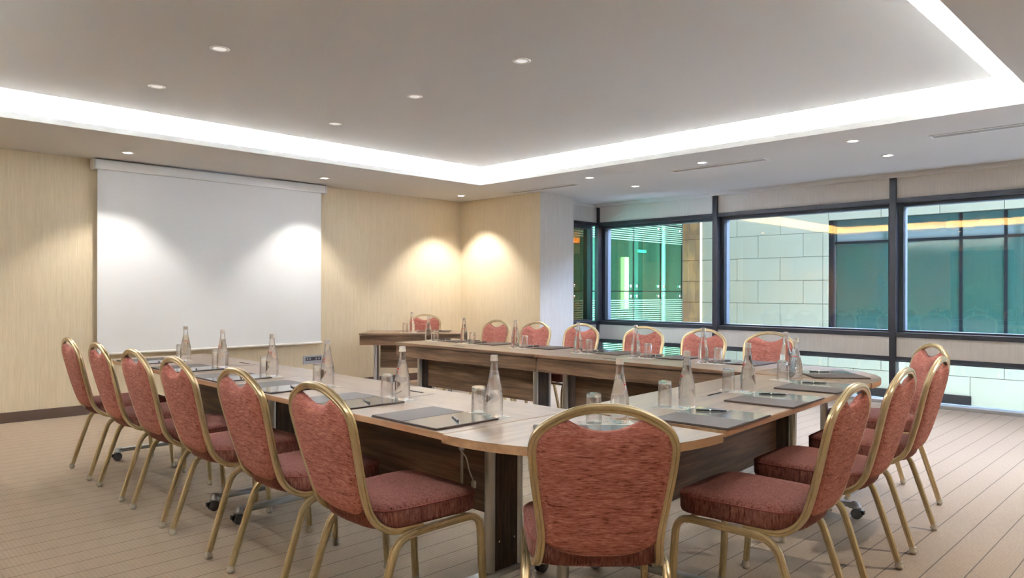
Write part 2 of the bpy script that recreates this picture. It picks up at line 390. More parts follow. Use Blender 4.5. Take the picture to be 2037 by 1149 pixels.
# ------------------------------------------------------------------ windows
def window(n, along, a, b, face, sgn, label):
    """along 'y': glazing in plane x=face; along 'x': plane y=face. a<b run. sgn = +1 outwards"""
    r = bpy.data.objects.new('window_%d' % n, None); C.objects.link(r); r['kind'] = 'structure'; r['label'] = label
    def bx(name, m, u0, u1, d0, d1, z0, z1, bev=0.002):
        if along == 'y': o = obj(name, bbox(face+d0, face+d1, u0, u1, z0, z1, bev), m, r)
        else: o = obj(name, bbox(u0, u1, face+d0, face+d1, z0, z1, bev), m, r)
        return o
    bx('head_panel', M['paper_grey'], a, b, 0.0, 0.05, 2.33, 2.60, 0)
    bx('head_rail', M['frame'], a, b, -0.02, 0.08, 2.28, 2.33)
    bx('sill_rail', M['frame'], a, b, -0.02, 0.08, 0.757, 0.81)
    bx('spandrel_panel', M['paper_grey'], a, b, 0.0, 0.05, 0.536, 0.757, 0)
    bx('lower_rail', M['frame'], a, b, -0.02, 0.08, 0.492, 0.536)
    bx('threshold', M['alu'], a, b, -0.04, 0.10, 0.0, 0.035)
    e = 0.045
    bx('outer_frame', M['silver'], a, b, 0.08, 0.23, 2.245, 2.30); bx('outer_frame', M['silver'], a, b, 0.08, 0.23, 0.79, 0.83)
    bx('outer_frame', M['silver'], a, a+e, 0.08, 0.23, 0.83, 2.245); bx('outer_frame', M['silver'], b-e, b, 0.08, 0.23, 0.83, 2.245)
    bx('outer_frame', M['silver'], a, b, 0.08, 0.23, 0.47, 0.515); bx('outer_frame', M['silver'], a, b, 0.08, 0.23, -0.01, 0.03)
    bx('pane', M['win'], a+e, b-e, 0.15, 0.152, 0.83, 2.245, 0)
    bx('lower_pane', M['win'], a+e, b-e, 0.15, 0.152, 0.03, 0.47, 0)
    return r
WY = [7.01, 4.985, 2.75, 0.52, -1.2]
names = ['window bay beside the corner post, glass building behind it', 'second window bay from the corner post, stone wall behind it',
         'right-hand window bay with green glass behind it', 'window bay beyond the right edge']
for i in range(4):
    window(i+2, 'y', WY[i+1]+0.035, WY[i]-0.035, RX1, 1, names[i])
window(1, 'x', 7.88, RX1-0.03, 7.01, 1, 'narrow return window beside the pale pier')
for i, y in enumerate(WY[:4]):
    t = struct('mullion_%d' % (i+1), bbox(RX1-0.035, RX1+0.085, y-0.035, y+0.035, 0, 2.60, 0.004), M['frame'],
               ['dark corner post between the return window and the window wall', 'dark mullion between first and second window bays',
                'dark mullion left of the right-hand window bay', 'dark mullion out of view'][i])
    if i == 0: continue
struct('trim_1', bbox(RX1-0.09, RX1+0.05, RY0, 6.99, 2.565, H, 0.002), M['paint'], 'pale cornice strip above the windows')
struct('trim_2', bbox(7.88, RX1-0.09, 6.99, 7.06, 2.565, H, 0.002), M['paint'])

# ------------------------------------------------------------------ outside: stone wall, glazed opening, glass building
XS = 12.2
bm = BM(); box(bm, XS+0.04, XS+0.30, 4.78, 7.56, -1, 3.26); box(bm, XS+0.04, XS+0.30, -4, 4.78, -1, 0.43)
box(bm, XS+0.04, XS+0.30, -4, 4.78, 2.45, 3.26)
wl = struct('wall_exterior', bm, M['joint'], 'pale stone block wall across the courtyard')
rows = [(-0.8, -0.39), (-0.39, 0.03), (0.03, 0.35), (0.35, 0.67), (0.67, 1.066), (1.066, 1.463), (1.463, 1.86), (1.86, 2.26), (2.26, 2.86)] + [(2.86+0.4*k, 3.26+0.4*k) for k in range(1)]
bmesh_cache = {}
def block(y0, y1, z0, z1, m, par, dx=0.0):
    k = (round(y1-y0, 3), round(z1-z0, 3), m.name)
    if k not in bmesh_cache:
        o = obj('stone_block', bbox(0, 0.05, 0.003, y1-y0-0.003, 0.003, z1-z0-0.003, 0.003, 1), m, par); bmesh_cache[k] = o.data
    else:
        o = bpy.data.objects.new('stone_block', bmesh_cache[k]); link(o, par)
    o.location = (XS-dx, y0, z0); return o
rnd = random.Random(3)
for ri, (z0, z1) in enumerate(rows):
    off = 4.77 if ri in (2, 4, 6, 8, 10, 12, 14) else 4.37
    if ri == 6: off = 4.77
    ys = []
    if ri in (4, 6): seams = [5.595, 6.405, 7.14]
    elif ri in (5, 7): seams = [5.19, 6.0, 6.81, 7.14]
    elif ri >= 8: seams = [5.59, 6.41, 7.14]
    else: seams = [5.19, 6.0, 6.81, 7.14] if ri % 2 else [5.59, 6.41, 7.14]
    ed = [4.77, 4.86] if 4 <= ri <= 7 else [4.77]
    if ri in (1,): ed = [4.37]
    pts = ed + seams
    if ri <= 3 or ri >= 8:
        st = 4.37 if ri % 2 else (3.95 if ri != 8 else 3.94)
        low = []
        y = pts[0] - (0.82 if pts[0] < 4.5 or ri % 2 == 0 else 0.4)
        while y > -3.5: low.append(y); y -= 0.82
        pts = sorted(low) + pts
    for a, b in zip(pts, pts[1:]):
        if z1 <= 0.67 and z0 >= 0.35 and b < 4.8: block(a, b, z0, 0.43, M['stone'], wl); continue
        zz0 = z0
        if z0 == 2.26 and b <= 4.78: zz0 = 2.45
        block(a, b, zz0, z1, M['stone'], wl, rnd.uniform(0, 0.006))
    # water-stained end of the wall; its yellow paints in warm lamp light
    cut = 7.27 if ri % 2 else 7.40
    block(7.14, cut, z0, z1, M['warm_lit_stone'], wl); block(cut, 7.54, z0, z1, M['warm_lit_stone'], wl)
o = obj('light_strip', bbox(XS-0.03, XS-0.005, 7.12, 7.145, -0.5, 3.26, 0), M['warmlamp']); tag(o, 'thin warm vertical light strip on the stone wall outside', 'light strip')
# dark slab on the wall foot, painted as the shade inside a drain slot
o = obj('drain_recess_shade', bbox(XS-0.03, XS-0.012, 2.71, 4.3, -0.39, -0.25, 0.003), M['dark']); tag(o, 'dark slab painted as the shade of a low drain slot at the foot of the courtyard stone wall', 'drain')
# glazed opening
r = thing('glass_screen_wall', 'dark teal glazed wall filling the opening in the stone wall', 'glass wall')
hs = [4.70, 3.78, 2.87, 2.31, 1.3, 0.3, -0.7, -1.7, -2.7]
for a, b in zip(hs[1:], hs):
    obj('glass_panel', bbox(XS+0.10, XS+0.12, a+0.012, b-0.012, 0.43, 2.06, 0), M['teal'], r)
    obj('glass_panel', bbox(XS+0.10, XS+0.12, a+0.012, b-0.012, 2.09, 2.45, 0), M['teal'], r)
    obj('mullion', bbox(XS+0.085, XS+0.14, a-0.02, a+0.02, 0.43, 2.45, 0), M['dark'], r)
obj('transom', bbox(XS+0.075, XS+0.14, -2.7, 4.70, 2.055, 2.095, 0), M['dark'], r)
obj('edge_post', bbox(XS+0.02, XS+0.2, 4.695, 4.775, 0.43, 2.45, 0), M['dark'], r)
# glass building
YF = 7.54
r = thing('exterior_glass_building', 'green glass corridor with printed lines beside the stone wall', 'building')
xs = [7.99, 8.87, 9.731, 10.60, 11.46, 12.19]
zs = [-0.8, 0.02, 1.27, 2.51, 3.3]
for a, b in zip(xs, xs[1:]):
    for z0, z1 in zip(zs, zs[1:]):
        p = obj('glass_panel', bbox(a+0.008, b-0.008, YF, YF+0.012, z0+0.008, z1-0.008, 0), M['facade'], r)
        for cx in (a+0.09, b-0.09):
            for cz in (z0+0.09, z1-0.09):
                if cz < 0.8 or cz > 2.7 or cx < 8.8: continue
                bm = BM(); lathe(bm, [(0, 0), (0.022, 0), (0.026, 0.006), (0.018, 0.014), (0, 0.014)], 12)
                bmesh.ops.rotate(bm, verts=bm.verts, matrix=Matrix.Rotation(PI/2, 3, 'X')); bmesh.ops.translate(bm, verts=bm.verts, vec=(cx, YF-0.001, cz))
                obj('fixing_disc', bm, M['chrome'], p, smooth=True)
for a in xs: obj('joint', bbox(a-0.009, a+0.009, YF+0.002, YF+0.02, -0.8, 3.3, 0), M['dark'], r)
for z in zs[1:-1]: obj('joint', bbox(7.99, 12.2, YF+0.002, YF+0.02, z-0.009, z+0.009, 0), M['dark'], r)
obj('back_wall', bbox(7.2, 14, 10.6, 10.7, -0.8, 3.3, 0), M['green'], r)
obj('end_wall', bbox(13.9, 14, 7.6, 10.6, -0.8, 3.3, 0), M['green'], r)
obj('slab', bbox(7.6, 14, 7.6, 10.6, -0.9, -0.8, 0), M['green'], r); obj('slab', bbox(7.6, 14, 7.6, 10.6, 2.75, 2.85, 0), M['green'], r)
obj('slab', bbox(7.45, 14, 7.6, 10.6, 3.3, 3.36, 0), M['dark'], r)
for x in (8.95, 10.35, 11.55, 12.5): obj('column', bbox(x, x+0.12, 8.2, 8.32, -0.8, 2.75, 0), M['mint'], r)
for x, y in ((9.8, 9), (11, 9.2), (12.2, 8.7)):
    obj('ceiling_spot', bbox(x, x+0.08, y, y+0.08, 2.742, 2.75, 0), M['lamp_dim'], r)
obj('exit_sign', bbox(13.0, 13.4, 9.2, 9.22, 2.12, 2.18, 0), M['greenlamp'], r)
obj('lit_niche', bbox(12.6, 12.75, 9.2, 9.3, 0.9, 2.0, 0), M['warmlamp'], r)
area('corridor_fill_light', (10.8, 9.0, 2.7), (0, 0, 0), 4.5, 0.3, 60, (0.95, 1, 0.95))  # unseen area lamp added to brighten the otherwise dark corridor
bm = BM(); box(bm, RX1+0.1, XS+0.1, -6, YF, -0.9, -0.8); struct('ground_outside', bm, M['ext'])
bm = BM(); box(bm, RX0-0.2, RX1+0.15, RY0-0.2, RY1+0.15, 2.91, 9); box(bm, RX1+0.06, RX1+0.15, RY0-0.2, 7.10, 2.60, 2.91); box(bm, 7.88, RX1+0.06, 7.06, 7.15, 2.60, 2.91); struct('wall_sky_block_floors', bm, M['frame'], 'dark floors of the same building above the room, unseen, added to block the sky')  # unseen mass added to keep bright sky out of the teal glass

# ------------------------------------------------------------------ ceiling fittings
def downlight(x, y, z, lit, label, group):
    r = thing('downlight', label, 'ceiling light', (x, y, z), 0, group)
    bm = BM(); lathe(bm, [(0.040, 0.0), (0.040, -0.004), (0.052, -0.006), (0.060, -0.002), (0.060, 0.0)], 28); obj('trim_ring', bm, M['ring'], r, smooth=True)
    bm = BM(); lathe(bm, [(0.0405, -0.0015), (0, -0.0015)], 24); bmesh.ops.reverse_faces(bm, faces=bm.faces[:])
    lens = obj('lens', bm, M['lamp'] if lit else M['lamp_dim'], r)
    if lit:
        l = bpy.data.lights.new('downlight_lamp', 'SPOT'); l.energy = SPOT*lit; l.color = (1, 0.935, 0.85); l.spot_size = math.radians(98); l.spot_blend = 0.5
        l.shadow_soft_size = 0.035
        o = bpy.data.objects.new('downlight_lamp', l); C.objects.link(o); o.parent = r; o.location = (0, 0, -0.012)
g1 = 'lit downlights in the lower ceiling'
for x, y, t in ((2.33, 7.64, 'lit downlight above the left part of the projection screen'), (4.51, 7.68, 'lit downlight above the right end of the projection screen'),
                (6.69, 7.71, 'lit downlight in the beige corner'), (6.68, 5.39, 'lit downlight beside the vent nearest the pale pier'),
                (7.63, 5.41, 'lit downlight near the window corner post'), (6.71, 3.92, 'lit downlight beside the middle ceiling vent'),
                (6.68, 2.40, 'lit downlight left of the right-hand ceiling vent'), (7.63, 2.41, 'lit downlight nearest the right-hand windows'),
                (6.68, 0.6, 'lit downlight right of the frame'), (7.63, 0.6, 'lit downlight right of the frame by the windows'),
                (0.6, 0.25, 'lit downlight over the viewer'), (2.5, 0.25, 'lit downlight near the viewer'), (4.6, 0.25, 'lit downlight behind the right chairs'),
                (-0.2, 2.2, 'lit downlight at the left wall'), (-0.2, 4.3, 'lit downlight at the left wall, second'), (-0.1, 7.6, 'lit downlight in the left corner')):
    downlight(x, y, H, 0.5 if 'projection' in t else (1.0 if 'beige corner' in t else (0.35 if 'viewer' in t or 'left wall' in t else (0.28 if 'window' in t or 'vent' in t else 0.9))), t, g1)
g2 = 'unlit downlights in the raised ceiling panel'
k = (2.78-1.27)/(2.8-1.27)
for x, y, t in ((1.925, 4.551, 'dim downlight in the raised ceiling, nearest the upper left corner'), (1.95, 5.732, 'dim downlight in the raised ceiling, leftmost of all'),
                (3.538, 5.837, 'dim downlight in the raised ceiling, nearest the projection screen side'), (3.482, 4.572, 'dim downlight in the raised ceiling, centre of the room'),
                (3.441, 3.354, 'dim downlight in the raised ceiling, rightmost of all')):
    downlight(x*k, y*k, 2.78, 0, t, g2)
for y0, y1, t in ((5.83, 6.99, 'long slot vent in the ceiling beside the beige corner wall'), (3.34, 4.45, 'long slot vent in the ceiling, middle one'), (0.74, 1.86, 'long slot vent in the ceiling at the right edge')):
    r = thing('ceiling_vent', t, 'vent', (6.98, (y0+y1)/2, H), 0, 'linear ceiling vents'); h = (y1-y0)/2
    bm = BM(); 
    for a in ((-0.065, -0.050, -h, h), (0.050, 0.065, -h, h), (-0.05, 0.05, -h, -h+0.015), (-0.05, 0.05, h-0.015, h)): box(bm, a[0], a[1], a[2], a[3], -0.007, 0)
    obj('frame', bm, M['ring'], r)
    obj('backing', bbox(-0.05, 0.05, -h+0.015, h-0.015, -0.002, 0, 0), M['ventdark'], r)
    for s in (-0.032, -0.011, 0.011, 0.032): obj('slat', bbox(s-0.006, s+0.006, -h+0.015, h-0.015, -0.006, -0.002, 0), M['vent'], r)

# ------------------------------------------------------------------ projection screen and wall socket
r = thing('projection_screen', 'large white pull-down projection screen on the beige back wall', 'screen', (3.49, 8.19, 0))
obj('housing', bbox(-1.31, 1.31, -0.055, 0.06, 2.500, 2.600, 0.012, 3), M['housing'], r, smooth=40)
for s in (-1, 1): obj('end_cap', bbox(min(s*1.31, s*1.328), max(s*1.31, s*1.328), -0.058, 0.062, 2.497, 2.603, 0.006), M['white'], r)
obj('screen_fabric', bbox(-1.275, 1.275, 0.0, 0.003, 0.62, 2.52, 0), M['screen'], r)
bm = BM(); tube(bm, [(-1.29, 0.0, 0.612), (1.29, 0.0, 0.612)], 0.013, 12); obj('bottom_bar', bm, M['white'], r, smooth=40)
r = thing('wall_socket', 'steel socket box with black inserts low on the back wall', 'socket', (4.70, RY1, 0.395))
obj('plate', bbox(-0.135, 0.135, -0.012, 0, -0.055, 0.055, 0.004), M['alu'], r)
obj('insert', bbox(-0.105, 0.115, -0.016, -0.012, -0.012, 0.032, 0.002), M['black'], r)
for x in (-0.09, -0.055, 0.03, 0.07): obj('jack', bbox(x, x+0.02, -0.0185, -0.016, 0.0, 0.022, 0.001), M['alu'], r)

# ------------------------------------------------------------------ tables
TH = 0.745
def caster(par, x, y, brake=True):
    bm = BM(); lathe(bm, [(0, 0.098), (0.012, 0.096), (0.024, 0.086), (0.030, 0.072), (0.036, 0.068), (0.036, 0.062), (0, 0.062)], 20, (x, y, 0))
    obj('caster_hood', bm, M['alu'], par, smooth=50)
    bm = BM()
    for s in (-1, 1):
        v0 = len(bm.verts); lathe(bm, [(0, 0), (0.024, 0), (0.029, 0.004), (0.029, 0.012), (0.024, 0.016), (0, 0.016)], 20)
        bm.verts.ensure_lookup_table(); vs = bm.verts[v0:]
        bmesh.ops.rotate(bm, verts=vs, matrix=Matrix.Rotation(PI/2, 3, 'Y')); bmesh.ops.translate(bm, verts=vs, vec=(x-0.008+s*0.013, y-0.012, 0.0295))
    wh = obj('caster_wheel', bm, M['rubber'], par, smooth=50)
    obj('caster_fork', bbox(x-0.006, x+0.006, y-0.03, y+0.012, 0.026, 0.064, 0.002), M['chrome'], wh)
    if brake: obj('brake_lever', bbox(x-0.014, x+0.014, y-0.052, y-0.032, 0.03, 0.052, 0.003), M['black'], wh)
def table(L, loc, rz, label, group='training tables set in a U', legs=(-1, 1), name='meeting_table', W=0.745, mod=True):
    r = thing(name, label, 'table', loc, rz, group)
    hw, hl = W/2, L/2
    obj('tabletop', bbox(-hl+0.0015, hl-0.0015, -hw+0.0022, hw-0.0022, TH-0.024, TH, 0.001, 1), M['top'], r)
    for nm, a in (('edge_band', (-hl, hl, -hw, -hw+0.0024)), ('edge_band', (-hl, hl, hw-0.0024, hw)), ('edge_band', (-hl, -hl+0.0017, -hw+0.0024, hw-0.0024)), ('edge_band', (hl-0.0017, hl, -hw+0.0024, hw-0.0024))):
        obj(nm, bbox(a[0], a[1], a[2], a[3], TH-0.025, TH-0.0006, 0), M['panel'] if a[2] > hw-0.01 else M['edge'], r)
    if not mod: return r
    obj('apron', bbox(-hl+0.005, hl-0.005, hw-0.038, hw-0.018, TH-0.145, TH-0.031, 0.0015), M['panel'], r)
    obj('apron_batten', bbox(-hl+0.01, hl-0.01, hw-0.06, hw-0.038, TH-0.06, TH-0.025, 0), M['dkwood'], r)
    obj('modesty_panel', bbox(-hl+0.215, hl-0.215, 0.090, 0.108, 0.295, TH-0.05, 0.0015), M['panel'], r)
    for s in legs:
        x = s*(hl-0.165)
        for yy in (0.012, 0.178):
            bm = BM(); lathe(bm, [(0, 0.07), (0.023, 0.07), (0.023, TH-0.03), (0, TH-0.03)], 20, (x, yy, 0)); obj('leg_tube', bm, M['steel'], r, smooth=40)
        lp = obj('leg_panel', bbox(x-0.017, x+0.017, 0.030, 0.160, 0.085, TH-0.03, 0.002), M['dkwood'], r)
        for yy in (0.05, 0.14):
            for sx in (-1, 1):
                bm = BM(); lathe(bm, [(0, 0), (0.005, 0), (0.005, 0.002), (0, 0.003)], 10); bmesh.ops.rotate(bm, verts=bm.verts, matrix=Matrix.Rotation(sx*PI/2, 3, 'Y'))
                bmesh.ops.translate(bm, verts=bm.verts, vec=(x+sx*0.017, yy, 0.21)); obj('screw', bm, M['chrome'], lp)
        obj('top_bracket', bbox(x-0.03, x+0.03, -0.2, 0.25, TH-0.032, TH-0.0245, 0.001), M['steel'], r)
        obj('foot_beam', bbox(x-0.026, x+0.026, -0.34, 0.35, 0.062, 0.090, 0.008, 3), M['alu'], r, smooth=50)
        caster(r, x, -0.335); caster(r, x, 0.345, False)
    return r
g = 'training tables set in a U'
table(1.945, (2.0755, 3.0235, 0), -PI/2, 'long walnut table nearest the viewer in the left row')
table(2.06, (2.0785, 5.0285, 0), -PI/2, 'long walnut table of the left row nearest the projection screen')
table(1.885, (4.752, 3.163, 0), PI/2, 'long walnut table of the far row nearer the windows')
table(1.955, (4.742, 5.085, 0), PI/2, 'long walnut table of the far row nearer the beige corner')
NA = math.radians(3.6)
table(1.90, (3.424, 1.790, 0), NA, 'long walnut table along the right, with three folders')
d1, d2 = Vector((-0.7071, 0.7071, 0)), Vector((0.7071, 0.7071, 0))
cst = d2*8.88 + (d2*0 - d1*0) + Vector((0.7071, -0.7071, 0))*(-1.236) + d2*0.36
table(1.285, (cst.x, cst.y, 0), 3*PI/4, 'separate walnut side table set across the beige corner', 'side table')
def cap_table(c, a, b, ex, flip, label, leg):
    """quarter-round corner top; c inner corner, arc from -x to -y (flip: from +x to -y)"""
    r = thing('corner_table', label, 'table', (c[0], c[1], 0), 0, 'quarter-round corner table tops')
    pts = [(0, 0)]; n = 28
    for k in range(n+1):
        t = PI/2*k/n; cx = math.cos(t)**(2/ex); sy = math.sin(t)**(2/ex)
        pts.append(((-a*cx) if not flip else a*cx, -b*sy))
    if flip: pts = pts[::-1]
    def scaled(k): return [(x*k, y*k) for x, y in pts]
    bm = BM(); prism(bm, [(x*0.9965 + (0.001 if flip else -0.001), y*0.9965-0.001) for x, y in pts], TH-0.030, TH); obj('tabletop', bm, M['top'], r)
    bm = BM(); 
    lo = [bm.verts.new((x, y, TH-0.031)) for x, y in pts]; hi = [bm.verts.new((x, y, TH-0.0006)) for x, y in pts]
    for i in range(len(pts)): j = (i+1) % len(pts); bm.faces.new([lo[i], lo[j], hi[j], hi[i]])
    bm.faces.new(lo[::-1]); obj('edge_band', bm, M['edge'], r)
    x, y = leg
    bm = BM(); lathe(bm, [(0, 0.0), (0.045, 0), (0.045, 0.006), (0.024, 0.012), (0.024, TH-0.04), (0.05, TH-0.036), (0.05, TH-0.031), (0, TH-0.031)], 24, (x, y, 0)); obj('leg', bm, M['steel'], r, smooth=40)
    return r
cap_table((2.437, 2.047), 0.752, 0.715, 2.3, False, 'quarter-round corner tabletop beside the nearest chair', (-0.33, -0.22))
cap_table((4.400, 2.212), 0.745, 0.740, 2.2, True, 'quarter-round corner tabletop at the window end', (0.35, -0.33))

# cable plates let into the tops
def plate(x, y, rz, label):
    r = thing('cable_plate', label, 'cable plate', (x, y, TH), rz, 'cable plates let into the table tops')
    obj('frame', bbox(-0.15, 0.15, -0.075, 0.075, 0, 0.0012, 0), M['alu'], r)
    obj('cover', bbox(-0.146, 0.146, -0.071, 0.071, 0.0012, 0.002, 0), M['top'], r)
    obj('slot', bbox(-0.075, 0.075, -0.062, -0.046, 0.002, 0.0026, 0), M['dark'], r)
plate(2.245, 3.02, PI/2, 'flush cable plate on the near left table'); plate(2.26, 5.03, PI/2, 'flush cable plate on the far left table')
plate(3.34, 1.93, NA, 'flush cable plate with black slot on the right table'); plate(4.55, 3.42, -PI/2, 'flush cable plate on the far table nearer the windows'); plate(4.55, 5.2, -PI/2, 'flush cable plate on the far table nearer the corner')
# cord under the near left table
r = thing('power_cord', 'grey power cord hanging below the near left table end', 'cord', (0, 0, 0))
bm = BM(); tube(bm, [tuple(p) for p in catmull([(1.99, 2.28, 0.718), (1.975, 2.28, 0.68), (1.97, 2.28, 0.62), (2.0, 2.27, 0.575), (2.01, 2.26, 0.52), (2.025, 2.25, 0.475)], 5)], 0.003, 8); obj('cable', bm, M['white'], r, smooth=True)
obj('plug', bbox(2.018, 2.034, 2.242, 2.258, 0.445, 0.477, 0.003), M['white'], r)
bm = BM(); lathe(bm, [(0, 0.30), (0.006, 0.30), (0.006, 0.60), (0.011, 0.605), (0.011, 0.712), (0, 0.712)], 12, (2.0, 2.295, 0)); obj('cable_guide', bm, M['steel'], r, smooth=40)

# ------------------------------------------------------------------ banquet chair (faces +Y)
lean = [(-0.350, 0.934), (-0.316, 0.79), (-0.280, 0.645), (-0.247, 0.53), (-0.228, 0.482), (-0.196, 0.443), (-0.145, 0.418), (-0.05, 0.413), (0.03, 0.413)]
lp = [Vector((0, y, z)) for y, z in lean]; lc = catmull(lp, 8)
ls = [0.0]
for a, b in zip(lc, lc[1:]): ls.append(ls[-1] + (b-a).length)
def L3(t, x=0.0, n=0.0):
    t = max(0.0, min(t, ls[-1]-1e-4)); i = max(j for j in range(len(ls)) if ls[j] <= t)
    i = min(i, len(lc)-2); u = (t-ls[i])/(ls[i+1]-ls[i]); p = lc[i].lerp(lc[i+1], u); tg = (lc[min(i+2, len(lc)-1)]-lc[max(i-1, 0)]).normalized()
    nn = Vector((0, -tg.z, tg.y))   # towards the front
    if nn.y < 0 and t < 0.4: nn = -nn
    return Vector((x, p.y, p.z)) + nn*n, nn
hoop = [(0, 0), (0.042, 0.002), (0.087, 0.012), (0.133, 0.032), (0.171, 0.055), (0.196, 0.081), (0.2075, 0.112), (0.2085, 0.145), (0.203, 0.21), (0.190, 0.31), (0.181, 0.38), (0.179, 0.44), (0.184, 0.50), (0.192, 0.56), (0.195, 0.62), (0.195, 0.70)]
hc = catmull([Vector((x, t, 0)) for x, t in hoop], 5)
def hoop_w(t):
    best = None
    for a, b in zip(hc, hc[1:]):
        if a.y <= t <= b.y and b.y > 0.098: return a.x + (b.x-a.x)*(t-a.y)/max(b.y-a.y, 1e-6)
    return 0.2
def hoop_t(x):
    for a, b in zip(hc, hc[1:]):
        if a.x <= x <= b.x and b.x > a.x: return a.y + (b.y-a.y)*(x-a.x)/(b.x-a.x)
    return 0.135
def make_chair():
    r = thing('banquet_chair', 'x', 'chair')
    pr = profile(0.025, 0.026)
    left = [(-p.x, p.y) for p in hc[::-1]]; full = left + [(p.x, p.y) for p in hc[1:]]
    path, refs = [], []
    for x, t in full:
        p, nn = L3(t, x); path.append(p); refs.append(nn)
    bm = BM(); sweep(bm, path, pr, refs); obj('back_frame', bm, M['gold'], r, smooth=38)
    # side tubes: front leg, rail, rear leg
    for s in (-1, 1):
        front = catmull([Vector((s*0.226, 0.262, 0.018)), Vector((s*0.224, 0.252, 0.15)), Vector((s*0.222, 0.245, 0.30)), Vector((s*0.222, 0.238, 0.362)), Vector((s*0.222, 0.222, 0.390)), Vector((s*0.222, 0.192, 0.405)), Vector((s*0.222, 0.13, 0.407))], 5)
        rail = [Vector((s*0.222, 0.13, 0.407)), Vector((s*0.222, 0.0, 0.405)), Vector((s*0.222, -0.07, 0.403))]
        rear = catmull([Vector((s*0.222, -0.07, 0.403)), Vector((s*0.222, -0.120, 0.392)), Vector((s*0.222, -0.152, 0.365)), Vector((s*0.223, -0.170, 0.325)), Vector((s*0.226, -0.212, 0.20)), Vector((s*0.230, -0.270, 0.018))], 5)
        for nm, pth in (('leg', front), ('seat_rail', rail), ('leg', rear)):
            bm = BM(); sweep(bm, pth, pr, Vector((s, 0, 0))); o = obj(nm, bm, M['gold'], r, smooth=38)
            if nm == 'leg':
                q = pth[0] if pth is front else pth[-1]
                bm = BM(); lathe(bm, [(0, 0), (0.011, 0), (0.013, 0.003), (0.012, 0.008), (0.019, 0.011), (0.0195, 0.015), (0.0165, 0.020), (0.0160, 0.036), (0, 0.036)], 16, (q.x, q.y, 0)); obj('foot_glide', bm, M['glide'], o, smooth=45)
    bm = BM(); tube(bm, [(-0.222, 0.20, 0.398), (0.222, 0.20, 0.398)], 0.010); tube(bm, [(-0.222, -0.09, 0.398), (0.222, -0.09, 0.398)], 0.010); obj('crossbar', bm, M['gold'], r, smooth=True)
    # seat cushion
    def outline(k):
        pts = []
        for i in range(48):
            a = 2*PI*i/48; c, s = math.cos(a), math.sin(a); ex = 5.5
            X = abs(c)**(2/ex)*(1 if c > 0 else -1); Y = abs(s)**(2/ex)*(1 if s > 0 else -1)
            y = 0.027 + 0.228*Y; wdt = 0.222 + 0.010*Y
            if Y < 0: y -= 0.020*(1-X*X)*(-Y)
            pts.append((X*wdt*k, 0.027 + (y-0.027)*k))
        return pts
    bm = BM(); rings = []
    for k, z in ((0.94, 0.424), (0.985, 0.428), (1.0, 0.440), (1.0, 0.486), (0.985, 0.498), (0.95, 0.505), (0.86, 0.509), (0.6, 0.5115), (0.3, 0.512)):
        rings.append([bm.verts.new((x, y, z - (0.006*max(0, (y-0.18)/0.07) if z > 0.49 else 0))) for x, y in outline(k)])
    for a, b in zip(rings, rings[1:]):
        for i in range(48): j = (i+1) % 48; bm.faces.new([a[i], a[j], b[j], b[i]])
    bm.faces.new(rings[0][::-1]); bm.faces.new(rings[-1])
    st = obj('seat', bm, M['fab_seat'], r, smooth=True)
    for k, z in ((0.996, 0.492),):
        pp = [Vector((x, y, z)) for x, y in outline(k)]; bm = BM(); n = 6
        prof = [(0.0028*math.cos(2*PI*q/n), 0.0028*math.sin(2*PI*q/n)) for q in range(n)]
        sweep(bm, pp + [pp[0], pp[1]], prof, Vector((0, 0, 1)), cap=False); obj('piping', bm, M['pipe'], st, smooth=True)
    # back cushion
    NU, NV = 26, 26
    def bpt(u, v, side):
        wtop = 0.186
        xe = u*wtop
        ax = abs(xe)
        ttop = max(hoop_t(min(ax, 0.2)) + 0.013, 0.074 - 0.033*(ax/0.1)**2)
        tbot = 0.485 - 0.055*abs(u)**2.6
        t = ttop + (tbot-ttop)*v
        W = hoop_w(t) - 0.008 if t > 0.1 else wtop + 0.006
        x = u*min(W, wtop*1.02 + max(0, t-0.06)*0.2)
        e = (1-abs(u)**5)*(1-abs(2*v-1)**6)
        th = 0.009 + (0.021 if side > 0 else 0.016)*max(0.0, e)**0.5
        return L3(t, x, side*th)[0]
    bm = BM(); sheets = []
    for side in (1, -1):
        sheets.append([[bm.verts.new(bpt(-1+2*i/NU, j/NV, side)) for i in range(NU+1)] for j in range(NV+1)])
    f, b = sheets
    for j in range(NV):
        for i in range(NU):
            bm.faces.new([f[j][i], f[j][i+1], f[j+1][i+1], f[j+1][i]]); bm.faces.new([b[j][i+1], b[j][i], b[j+1][i], b[j+1][i+1]])
    for i in range(NU):
        bm.faces.new([f[0][i+1], f[0][i], b[0][i], b[0][i+1]]); bm.faces.new([f[NV][i], f[NV][i+1], b[NV][i+1], b[NV][i]])
    for j in range(NV):
        bm.faces.new([f[j][0], f[j+1][0], b[j+1][0], b[j][0]]); bm.faces.new([f[j+1][NU], f[j][NU], b[j][NU], b[j+1][NU]])
    bmesh.ops.recalc_face_normals(bm, faces=bm.faces[:])
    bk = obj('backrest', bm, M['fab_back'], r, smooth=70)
    return r
chair = make_chair(); used = False
def put_chair(x, y, ang, label, group):
    """ang: direction the chair faces, degrees"""
    global used
    place(chair, used, (x, y, 0), math.radians(ang-90), label, group); used = True
o6 = ['nearest the viewer', 'second from the viewer', 'third from the viewer', 'fourth from the viewer', 'fifth from the viewer', 'farthest from the viewer']
LC = [2.30, 2.955, 3.665, 4.285, 4.95, 5.62]
for i, y in enumerate(LC):
    put_chair(1.665 + 0.005*i, y, rnd.uniform(-1.2, 1.2), 'red banquet chair of the left row, %s' % o6[i], 'chairs along the left tables')
put_chair(1.905, 1.525, 45, 'red banquet chair seen square from behind at the near corner', 'chairs at the table corners')
